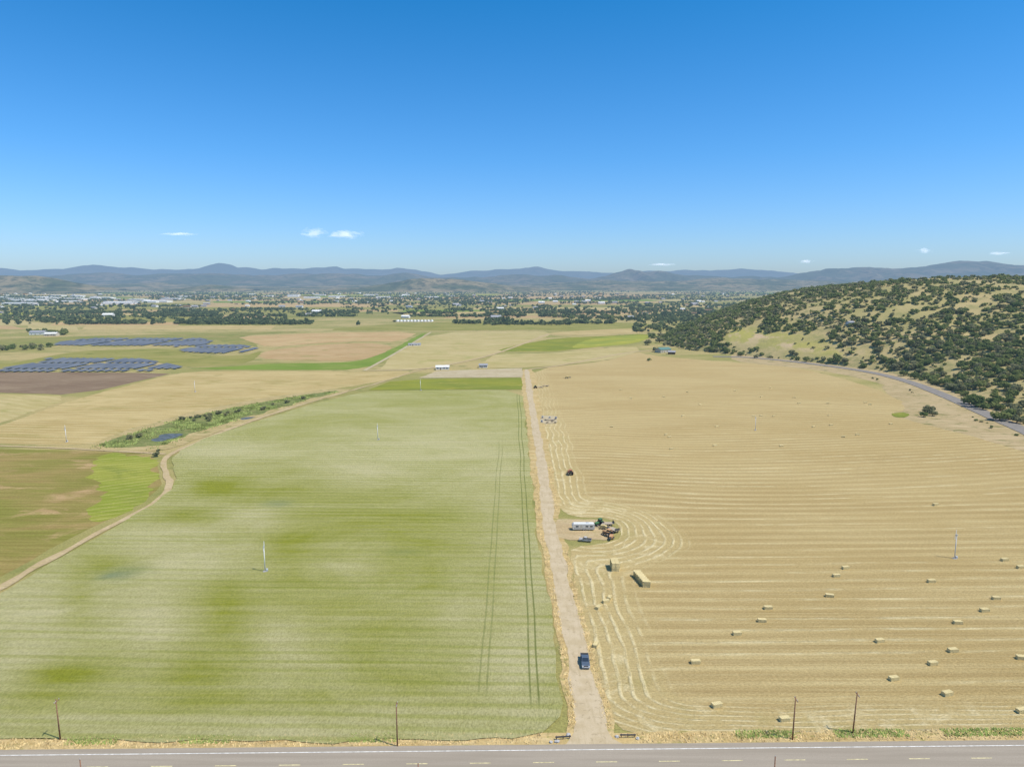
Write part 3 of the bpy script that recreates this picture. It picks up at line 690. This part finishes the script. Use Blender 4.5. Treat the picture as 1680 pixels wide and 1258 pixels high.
# ---------------------------------------------------------------- wind machines
def wind_machine(px_,py_,ang,label,z=.25):
    q=G(px_,py_); e=empty('wind_machine',(q[0],q[1],z),ang,label,'wind machine')
    MB().tube((0,0,0),(0,0,8.0),.19,.13,12).build('tower',M['white'],e,True)
    MB().box((0,0,8.12),(.34,.6,.32),bev=.06).build('gearbox',M['steel'],e)
    MB().tube((0,.28,8.12),(0,.5,8.12),.11,.08,10).build('hub',M['steel'],e)
    for sg in (-1,1):
        MB().box((.12*sg,.42,8.12+sg*.85),(.26,.05,1.6),bev=.015,taper=.75 if sg>0 else 1.0).build('blade',M['white'],e)
    MB().box((.6,0,.4),(.6,.8,.7),bev=.06).build('engine_box',M['steel'],e)
    MB().box((0,0,.03),(1.2,1.2,.15)).build('base_slab',M['concrete'],e)
    return e
wind_machine(435,938,.4,'white wind machine tower standing in the near green wheat field')
wind_machine(1566,916,.2,'white wind machine in the near right of the hay field',z=.06)
wind_machine(1239,706,1.1,'white wind machine in the middle of the far hay field',z=.06)
wind_machine(620,722,.7,'white wind machine in the upper middle of the wheat field')
wind_machine(690,641,.3,'white wind machine at the far edge of the wheat field')
wind_machine(320,643,.5,'white wind machine in the pale stubble field',z=.1)
wind_machine(109,725,.9,'white wind machine beside the track left of the ditch',z=.1)

# ---------------------------------------------------------------- utility poles
def upole(px_,py_,h,label,w=None,lean=0.0):
    q=w or G(px_,py_); e=empty('utility_pole',(q[0],q[1],0),0,label,'utility pole'); e.rotation_euler=(0,lean,0)
    MB().tube((0,0,0),(0,0,h),.15,.10,10).build('pole',M['timber'],e,True)
    MB().box((.14,0,h-.5),(.10,1.6,.12)).build('crossarm',M['timber'],e)
    for k in (-.7,-.3,.7): MB().tube((.14,k,h-.44),(.14,k,h-.2),.06,.04,8).build('insulator',M['steel'],e)
upole(99,1213,8.8,'brown utility pole at the left end of the wheat field',lean=-.01)
upole(652,1224,9.4,'brown utility pole by the verge below the middle of the wheat field')
upole(1300,1213,9.2,'brown utility pole by the verge, nearer of the two beside the hay field',lean=.012)
upole(1399,1203,9.0,'brown utility pole by the verge, rightmost of the roadside poles',lean=.03)
for pxx,lb,pyt in ((131,'top of a dark pole at the bottom left frame edge',1245),(686,'top of a dark pole at the bottom frame edge below the wheat field',1251),(1272,'top of a dark pole at the bottom frame edge below the hay field',1240)):
    y0=hy(0,19.5); z0=elev(pyt,y0); d=y0*cP-(z0-H)*sP; x0=(pxx-840)/F*d
    e=empty('utility_pole',(x0,y0,0),0,lb,'utility pole')
    MB().tube((0,0,0),(0,0,z0),.15,.09,10).build('pole',M['timber'],e,True); MB().tube((0,0,z0),(0,0,z0+.18),.06,.04,8).build('insulator',M['steel'],e)

# ---------------------------------------------------------------- vehicles
def wheel(p,x,y,r,w,par):
    t=MB().tube((x-w/2,y,r),(x+w/2,y,r),r,r,18).build('wheel',M['rubber'],par)
    s=1 if x>0 else -1
    MB().tube((x+s*w*.45,y,r),(x+s*(w*.5+.015),y,r),r*.6,r*.55,12).build('rim',M['rim'],t)
def pickup(loc,rz,label,paint):
    e=empty('pickup_truck',loc,rz,label,'pickup truck')
    prof=[(-2.75,.45),(-2.75,1.05),(-.95,1.08),(.95,1.10),(1.05,1.12),(2.55,1.02),(2.72,.85),(2.72,.42)]
    MB().prism(prof,-.96,.96).build('body',paint,e)
    MB().prism([(-.95,1.085),(-.78,1.78),(-.55,1.84),(.45,1.82),(1.15,1.125)],-.84,.84).build('cab',paint,e)
    MB().prism([(.53,1.76),(1.12,1.17),(1.16,1.17),(.57,1.78)],-.74,.74).build('windshield',M['glass'],e)
    MB().prism([(-.985,1.15),(-.82,1.72),(-.79,1.72),(-.955,1.15)],-.70,.70).build('rear_window',M['glass'],e)
    for s_ in (-1,1):
        MB().prism([(-.80,1.18),(-.68,1.70),(.38,1.70),(.90,1.18)],s_*.845,s_*.852).build('side_window',M['glass'],e)
        MB().box((s_*.75,2.70,.82),(.34,.10,.18),bev=.03).build('headlight',M['lamp'],e)
        MB().box((s_*.86,-2.74,.85),(.14,.08,.32)).build('tail_light',M['tail'],e)
        MB().box((s_*1.06,.75,1.22),(.18,.12,.16),bev=.03).build('mirror',M['dsteel'],e)
        for yy_ in (-1.75,1.7): wheel(e,s_*.86,yy_,.40,.27,e)
        MB().box((s_*.90,-1.85,1.14),(.11,1.75,.12)).build('bed_rail',paint,e)
    MB().box((0,-1.86,1.085),(1.66,1.74,.05)).build('bed_floor',M['rubber'],e)
    MB().box((0,2.78,.55),(1.9,.14,.24),bev=.04).build('bumper',M['steel'],e)
    MB().box((0,2.735,.80),(1.0,.06,.26)).build('grille',M['dsteel'],e)
    return e
q=G(961,1094); pickup((q[0],q[1]+1.5,.14),math.pi-.03,'slate blue pickup truck driving down the pale access road',M['bluepaint'])
def tractor(px_,py_,rz,label,paint):
    q=G(px_,py_); e=empty('tractor',(q[0],q[1],.12),rz,label,'tractor')
    MB().box((0,1.2,1.2),(.8,2.0,.7),bev=.1).build('hood',paint,e); MB().box((0,.2,.8),(.6,3.4,.5),bev=.05).build('chassis',M['dsteel'],e)
    MB().box((0,-.5,1.85),(1.25,1.3,1.2),bev=.05,taper=.9).build('cab',M['glass'],e); MB().box((0,-.5,2.5),(1.4,1.5,.14),bev=.04).build('roof',paint,e)
    for s_ in (-1,1):
        wheel(e,s_*.95,-.75,.85,.45,e); wheel(e,s_*.8,1.6,.5,.3,e)
        MB().box((s_*.95,-.75,1.78),(.5,1.1,.08),bev=.02).build('fender',paint,e)
    MB().tube((.3,1.5,1.5),(.3,1.5,2.3),.06,.05,8).build('exhaust',M['dsteel'],e)
def baler(px_,py_,rz,label,paint,sc=1.0):
    q=G(px_,py_); e=empty('hay_baler',(q[0],q[1],.12),rz,label,'hay baler'); e.scale=(sc,sc,sc)
    MB().prism([(-2.2,.8),(-2.2,1.9),(-.6,2.3),(1.2,2.1),(1.8,1.2),(1.8,.6)],-.75,.75).build('body',paint,e)
    MB().box((0,-2.9,1.1),(.9,1.4,.7)).build('chute',M['dsteel'],e); MB().box((0,2.8,.75),(.2,2.0,.15)).build('drawbar',M['dsteel'],e)
    MB().tube((-1.2,1.5,.45),(1.2,1.5,.45),.3,.3,12).build('pickup_reel',M['dsteel'],e)
    for s_ in (-1,1): wheel(e,s_*1.05,-.5,.6,.4,e)
def flatbed(px_,py_,rz,label,L=6.0):
    q=G(px_,py_); e=empty('flatbed_trailer',(q[0],q[1],.1),rz,label,'trailer')
    MB().box((0,0,.85),(2.2,L,.16)).build('deck',M['pallet'],e); MB().box((0,L/2+.9,.72),(.15,1.8,.12)).build('drawbar',M['dsteel'],e)
    MB().box((0,-L/2+.05,1.35),(2.2,.08,.85)).build('tail_rack',M['dsteel'],e)
    for s_ in (-1,1):
        for y_ in (-.5,.5): wheel(e,s_*.95,y_-.6,.38,.25,e)
def travel_trailer(px_,py_,rz,label):
    q=G(px_,py_); e=empty('travel_trailer',(q[0],q[1],.12),rz,label,'trailer'); e.scale=(.95,1,.85)
    MB().prism([(-4.0,.55),(-4.1,1.2),(-4.0,2.75),(-3.8,2.9),(3.7,2.9),(4.1,2.4),(4.2,1.5),(3.9,.55)],-1.2,1.2).build('body',M['offwhite'],e)
    MB().box((0,0,2.94),(2.3,7.2,.06)).build('roof',M['white'],e)
    MB().box((.3,-1.5,3.08),(.7,.9,.22),bev=.05).build('roof_vent',M['steel'],e)
    for y_ in (-2.8,-1.2,2.4): MB().box((-1.205,y_,1.9),(.02,1.0,.6)).build('window',M['glass'],e)
    MB().box((-1.21,.9,1.6),(.03,.75,1.9)).build('door',M['cream'],e)
    MB().box((-1.205,-.2,1.05),(.012,7.6,.12)).build('stripe',M['dsteel'],e)
    MB().box((0,4.9,.6),(.15,1.6,.12)).build('drawbar',M['dsteel'],e)
    for s_ in (-1,1):
        for y_ in (-.5,.4): wheel(e,s_*1.08,y_-.3,.38,.24,e)
travel_trailer(957,869,math.pi/2,'long white travel trailer parked in the dirt yard')
def crate_stack(px_,py_,rz,n,label,mat):
    q=G(px_,py_); e=empty('pallet_stack',(q[0],q[1],.12),rz,label,'pallets','pallet stacks on the gravel pad')
    for k in range(n):
        m=MB()
        for j in range(5): m.box((0,-.5+j*.25,.13+k*.17),(1.2,.12,.03))
        for j in (-.5,0,.5): m.box((j,0,.06+k*.17),(.1,1.1,.10))
        m.build('pallet',mat,e)
tractor(997,879,.8,'orange tractor in the dirt yard beside the trailer',M['orange'])
baler(989,868,1.2,'yellow hay baler in the middle of the dirt yard',M['yellow'],.7)
baler(1003,884,-.4,'orange hay baler at the right edge of the dirt yard',M['orange'],.7)
tractor(983,862,2.2,'dark green tractor behind the yellow baler',M['greenp'])
flatbed(996,862,1.7,'low flatbed trailer at the back of the dirt yard',5)
flatbed(1007,872,.5,'flatbed trailer at the right side of the dirt yard',4)
tractor(935,779,.3,'red tractor parked on the stubble beside the access road',M['redp'])
q=G(960,888); e=pickup((q[0],q[1],.12),1.35,'grey pickup truck parked below the travel trailer',M['concrete']); e.scale=(.85,.8,.85)
for k,(a,c) in enumerate([(890,686),(895,690),(902,686),(906,692),(912,687),(898,694),(889,693),(911,694)]):
    crate_stack(a,c,random.uniform(0,3),random.randint(4,9),'wooden pallet stack on the gravel pad beside the access road',M['pallet'] if k%2 else M['steel'])
flatbed(904,690,1.5,'flatbed trailer among the pallets on the gravel pad',6)
flatbed(886,636,1.5,'left flatbed trailer in the far roadside equipment row',6)
flatbed(896,634,1.4,'right flatbed trailer in the far roadside equipment row',5)
tractor(878,637,.2,'green tractor beside the far end of the access road',M['greenp'])
baler(930,621,1.5,'yellow baler by the far end of the hay field',M['yellow'])
def barrier(px_,py_,rz,label,mat):
    q=G(px_,py_); e=empty('culvert_barrier',(q[0],q[1],.08),rz,label,'barrier')
    MB().box((0,0,.62),(3.2,.10,.32),bev=.02).build('rail',mat,e)
    for x_ in (-1.3,0,1.3): MB().box((x_,.12,.4),(.16,.14,.85)).build('post',M['timber'],e)
barrier(924,1213,.1,'dark low barrier left of the access road mouth',M['dsteel'])
barrier(1030,1210,0,'dark low barrier right of the access road mouth',M['dsteel'])
def rock(px_,py_,r,label):
    q=G(px_,py_); b=bmesh.new(); bmesh.ops.create_icosphere(b,subdivisions=2,radius=r)
    for v in b.verts: v.co*=1+noise.noise(v.co*3+Vector((px_,0,0)))*.5; v.co.z*=.6
    me=bpy.data.meshes.new('boulder'); b.to_mesh(me); b.free(); o=link('boulder',me,M['concrete']); o.location=(q[0],q[1],.2); tag(o,label,'boulder','pale boulders at the road mouth')
for a,c,r in ((914,1217,.5),(932,1206,.45),(1012,1209,.4),(1046,1212,.4),(904,1218,.35)): rock(a,c,r,'pale boulder beside the mouth of the access road')

# ---------------------------------------------------------------- buildings
def house_data(w,l,h,roofh):
    m=MB(); m.box((0,0,h/2),(w,l,h)) 
    m2=MB().prism([(-l/2-.4,h-.05),(0,h+roofh),(l/2+.4,h-.05),(l/2+.4,h-.25),(0,h+roofh-.22),(-l/2-.4,h-.25)],-w/2-.4,w/2+.4)
    m.prism([(-l/2+.01,h),(0,h+roofh-.25),(l/2-.01,h)],-w/2+.01,w/2-.01)
    return m,m2
def house(loc,rz,w,l,h,rh,wm,rm,label,group=None,cat='house',detail=True,name='house'):
    e=empty(name,loc,rz,label,cat,group); a,b=house_data(w,l,h,rh)
    a.build('wall',wm,e); b.build('roof',rm,e)
    if detail:
        MB().box((-w*.15,-l/2-.03,1.05),(1.0,.06,2.1)).build('door',M['roofbrown'],e)
        for k in (-.36,.12,.34): MB().box((k*w,-l/2-.03,1.6),(1.4,.05,1.0)).build('window',M['glass'],e)
    return e
q=G(726,606); house((*q,.05),.1,14,8,3,1.6,M['white'],M['white'],'white farmhouse left of the gravel plot')
q=G(793,603); house((*q,.05),0,9,6,3,1.4,M['white'],M['roofgrey'],'small white shed beyond the gravel plot',cat='shed')
q=G(1088,578); house((*q,.05),.5,18,11,4.2,2.6,M['cream'],M['roofgreen'],'farmhouse with green roof among trees at the hill foot')
q=G(1102,581); house((*q,.05),-.3,9,7,3,1.6,M['roofbrown'],M['roofgrey'],'small brown outbuilding right of the green roofed farmhouse',cat='shed')
q=G(680,567); house((*q,.05),.2,18,8,2.6,1.2,M['white'],M['roofgrey'],'long white farm building in the centre tan field',cat='barn')
q=G(66,549); house((*q,.05),.1,30,14,5,2.5,M['white'],M['roofgrey'],'white barn among trees at the far left',cat='barn')
q=G(85,551); house((*q,.05),.1,20,12,4,2.5,M['cream'],M['white'],'cream barn just right of the white barn',cat='barn')
hh=float(hill(np.array([420.]),np.array([850.]))[0]); house((420,850,hh-.3),.3,8,6,3,1.4,M['white'],M['roofgrey'],'tiny white shed in the clearing on the hillside',cat='shed')
for k in range(11):
    q=G(652+k*5.6,527.5); e=empty('greenhouse',(*q,.05),0,'long white polytunnel in the row of greenhouses in mid valley','greenhouse','row of white polytunnels')
    pr=[(math.cos(math.pi*i/8)*3.2,math.sin(math.pi*i/8)*3.6) for i in range(9)]
    m=MB(); m.prism([(p[0],p[1]) for p in pr],-14,14); o=m.build('cover',M['white'],e); o.rotation_euler=(0,0,math.pi/2)
    MB().box((0,-14.05,1.2),(1.8,.08,2.3)).build('door',M['steel'],e)
wm_=[M['white'],M['cream'],M['white'],M['concrete']]; rm_=[M['roofgrey'],M['roofbrown'],M['white'],M['roofgrey']]
protos=[house((0,0,0),0,18,11,4,2.8,wm_[i],rm_[i],'small distant house among the valley trees','distant houses scattered among valley trees',detail=False,name='valley_house') for i in range(4)]
for k in range(190):
    a=random.uniform(0,1200); c=481+abs(random.gauss(0,1))*15
    if c>524: c=random.uniform(490,520)
    q=G(a,c); o=protos[k] if k<4 else copy_tree(random.choice(protos[:4]))
    o.location=(q[0],q[1],.05); o.rotation_euler=(0,0,random.uniform(-.5,.5)); s_=random.uniform(.8,1.6); o.scale=(s_,s_,s_)
wp=house((0,0,0),0,90,50,9,2,M['white'],M['white'],'long white warehouse in the distant industrial area','distant warehouses on the left side of the valley',cat='warehouse',detail=False,name='warehouse')
for k in range(40):
    a=random.uniform(-60,300) if k<28 else random.uniform(300,760); c=random.uniform(486,500) if k<28 else random.uniform(484,490)
    q=G(a,c); o=wp if k==0 else copy_tree(wp); o.location=(q[0],q[1],.05); o.rotation_euler=(0,0,random.uniform(-.2,.2)); s_=random.uniform(.6,1.4); o.scale=(s_,s_,.9)

# ---------------------------------------------------------------- solar arrays
def in_ranges(poly,x):
    ysx=[]
    for i in range(len(poly)):
        a,b=poly[i],poly[(i+1)%len(poly)]
        if (a[0]-x)*(b[0]-x)<0: ysx.append(a[1]+(x-a[0])/(b[0]-a[0])*(b[1]-a[1]))
    ysx.sort(); return [(ysx[i],ysx[i+1]) for i in range(0,len(ysx)-1,2)]
postm=MB().tube((0,0,0),(0,0,1.6),.08,.08,6).build('post',M['steel']); pmd=postm.data; bpy.data.objects.remove(postm)
def array(poly_px,dx,label,group,seg=55.0):
    poly=[G(*p) for p in poly_px]; xs_=[p[0] for p in poly]
    x=min(xs_)+dx/2; ri=0
    while x<max(xs_):
        ri+=1
        if ri%9==0: x+=dx; continue
        for ya,yb in in_ranges(poly,x):
            k0=int(ya//seg)
            for kk_ in range(k0,int(yb//seg)+1):
                y0=max(ya,kk_*seg+4); y1=min(yb,(kk_+1)*seg-4)
                if y1-y0<12: continue
                e=empty('solar_panel_row',(x,(y0+y1)/2,.05),0,label,'solar panels',group)
                m=MB(); m.box((0,0,1.5),(dx*.60,y1-y0,.08),rot=Matrix.Rotation(.18,3,'Y')); m.build('panel',M['solar'],e)
                MB().box((0,0,1.38),(.12,y1-y0,.12)).build('torque_tube',M['steel'],e)
                for t in (-.4,0,.4):
                    o=link('post',pmd,None,e); o.location=(0,t*(y1-y0),0); o.scale=(1,1,.86)
        x+=dx
array([(-150,611),(0,608),(25,600),(85,589),(232,590),(268,596),(298,603),(285,610),(100,611)],8.5,'dark blue solar panel row in the nearer solar farm','panel rows of the nearer solar farm')
array([(88,567),(105,560),(160,556),(330,556),(350,560),(335,567),(290,570)],10,'dark blue solar panel row in the farther solar farm','panel rows of the farther solar farm',90)
array([(292,577),(335,567),(398,567),(424,572),(385,581),(330,580)],10,'dark blue solar panel row in the small right hand solar block','panel rows of the small solar block',80)

# ---------------------------------------------------------------- clouds
n=NB('cloud_volume'); tc=n.new('ShaderNodeTexCoord').outputs['Object']
ln=n.new('ShaderNodeVectorMath'); ln.operation='LENGTH'; n.put(ln.inputs[0],tc)
oi=n.new('ShaderNodeObjectInfo').outputs['Random']
ad=n.new('ShaderNodeVectorMath'); ad.operation='ADD'; n.put(ad.inputs[0],tc); cb=n.new('ShaderNodeCombineXYZ'); n.put(cb.inputs[0],n.math('MULTIPLY',oi,40.0)); n.put(ad.inputs[1],cb.outputs[0])
nz=n.noise(ad.outputs[0],1.9,7,.65)
dn=n.math('SUBTRACT',n.math('ADD',n.math('MULTIPLY',nz,2.6),-.72),n.math('MULTIPLY',ln.outputs['Value'],.85))
dn=n.rng(dn,.0,.6)
sc=n.new('ShaderNodeVolumeScatter'); sc.inputs[0].default_value=(1,1,1,1); n.put(sc.inputs['Density'],n.math('MULTIPLY',dn,.0036))
em=n.new('ShaderNodeEmission'); em.inputs[0].default_value=(.90,.94,1,1); n.put(em.inputs[1],n.math('MULTIPLY',dn,.0018))  # added glow standing in for sunlight scattered repeatedly inside the cloud
ads=n.new('ShaderNodeAddShader'); n.t.links.new(sc.outputs[0],ads.inputs[0]); n.t.links.new(em.outputs[0],ads.inputs[1])
oo=n.new('ShaderNodeOutputMaterial'); n.t.links.new(ads.outputs[0],oo.inputs['Volume'])
M['cloud']=n.m
def cloud(px_,py_,w,h,label):
    d=18000.; z=elev(py_,d); x=(px_-840)/F*d*.99
    b=bmesh.new(); bmesh.ops.create_icosphere(b,subdivisions=3,radius=1.0)
    me=bpy.data.meshes.new('cloud'); b.to_mesh(me); b.free(); o=link('cloud',me,M['cloud']); o.location=(x,d,z)
    o.scale=(w/2/F*d,w/2/F*d*.8,h/2/F*d); tag(o,label,'cloud')
cloud(519,382,50,22,'small white puffy cloud, left of the pair above the mountains')
cloud(570,385,64,20,'small white puffy cloud, right of the pair above the mountains')
cloud(299,384,70,6,'thin flat grey cloud at the left of the sky')
cloud(1512,411,30,13,'tiny white puff cloud high above the right mountains')
cloud(1634,416,44,7,'thin cloud streak above the highest right mountain')
cloud(1085,434,50,6,'low thin cloud just above the centre right ridge')
cloud(1320,429,34,8,'faint small cloud above the ridge left of the wooded hill')

# ---------------------------------------------------------------- light, sky, camera
el=math.radians(60); az=math.radians(112)
sd=Vector((math.sin(az)*math.cos(el),math.cos(az)*math.cos(el),math.sin(el)))
L=bpy.data.lights.new('Sun','SUN'); L.energy=4.7; L.angle=math.radians(.53); L.color=(1,.945,.85)
lo=bpy.data.objects.new('Sun',L); C.objects.link(lo); lo.rotation_euler=sd.to_track_quat('Z','Y').to_euler(); lo.location=(0,0,300)
w=bpy.data.worlds.new('World'); bpy.context.scene.world=w; w.use_nodes=True; nt=w.node_tree; nt.nodes.clear()
sk=nt.nodes.new('ShaderNodeTexSky'); sk.sky_type='NISHITA'; sk.sun_disc=False; sk.sun_elevation=el; sk.sun_rotation=az; sk.air_density=1.0; sk.dust_density=.6; sk.ozone_density=3.0
tc=nt.nodes.new('ShaderNodeTexCoord'); sx=nt.nodes.new('ShaderNodeSeparateXYZ'); nt.links.new(tc.outputs['Generated'],sx.inputs[0])
rp=nt.nodes.new('ShaderNodeValToRGB'); nt.links.new(sx.outputs['Z'],rp.inputs[0]); cr=rp.color_ramp
cr.elements[0].position=0.0; cr.elements[0].color=(.64,.80,1.12,1)
cr.elements[1].position=1.0; cr.elements[1].color=(.60,.85,1.05,1)
for p_,c_ in ((.05,(.58,.80,1.13,1)),(.17,(.35,.76,1.13,1)),(.36,(.12,.69,1.06,1))):
    e_=cr.elements.new(p_); e_.color=c_
mx=nt.nodes.new('ShaderNodeMix'); mx.data_type='RGBA'; mx.blend_type='MULTIPLY'; mx.inputs[0].default_value=1
nt.links.new(sk.outputs[0],mx.inputs[6]); nt.links.new(rp.outputs[0],mx.inputs[7])
bg=nt.nodes.new('ShaderNodeBackground'); bg.inputs[1].default_value=.15
ow=nt.nodes.new('ShaderNodeOutputWorld'); nt.links.new(mx.outputs[2],bg.inputs[0]); nt.links.new(bg.outputs[0],ow.inputs[0])
cam=bpy.data.cameras.new('Camera'); cam.lens=24; cam.sensor_width=36; cam.clip_end=150000; cam.clip_start=1
co_=bpy.data.objects.new('Camera',cam); C.objects.link(co_); co_.location=(0,0,H); co_.rotation_euler=(math.pi/2-P,0,0)
bpy.context.scene.camera=co_
vs=bpy.context.scene.view_settings; vs.view_transform='Standard'; vs.look='None'; vs.exposure=0
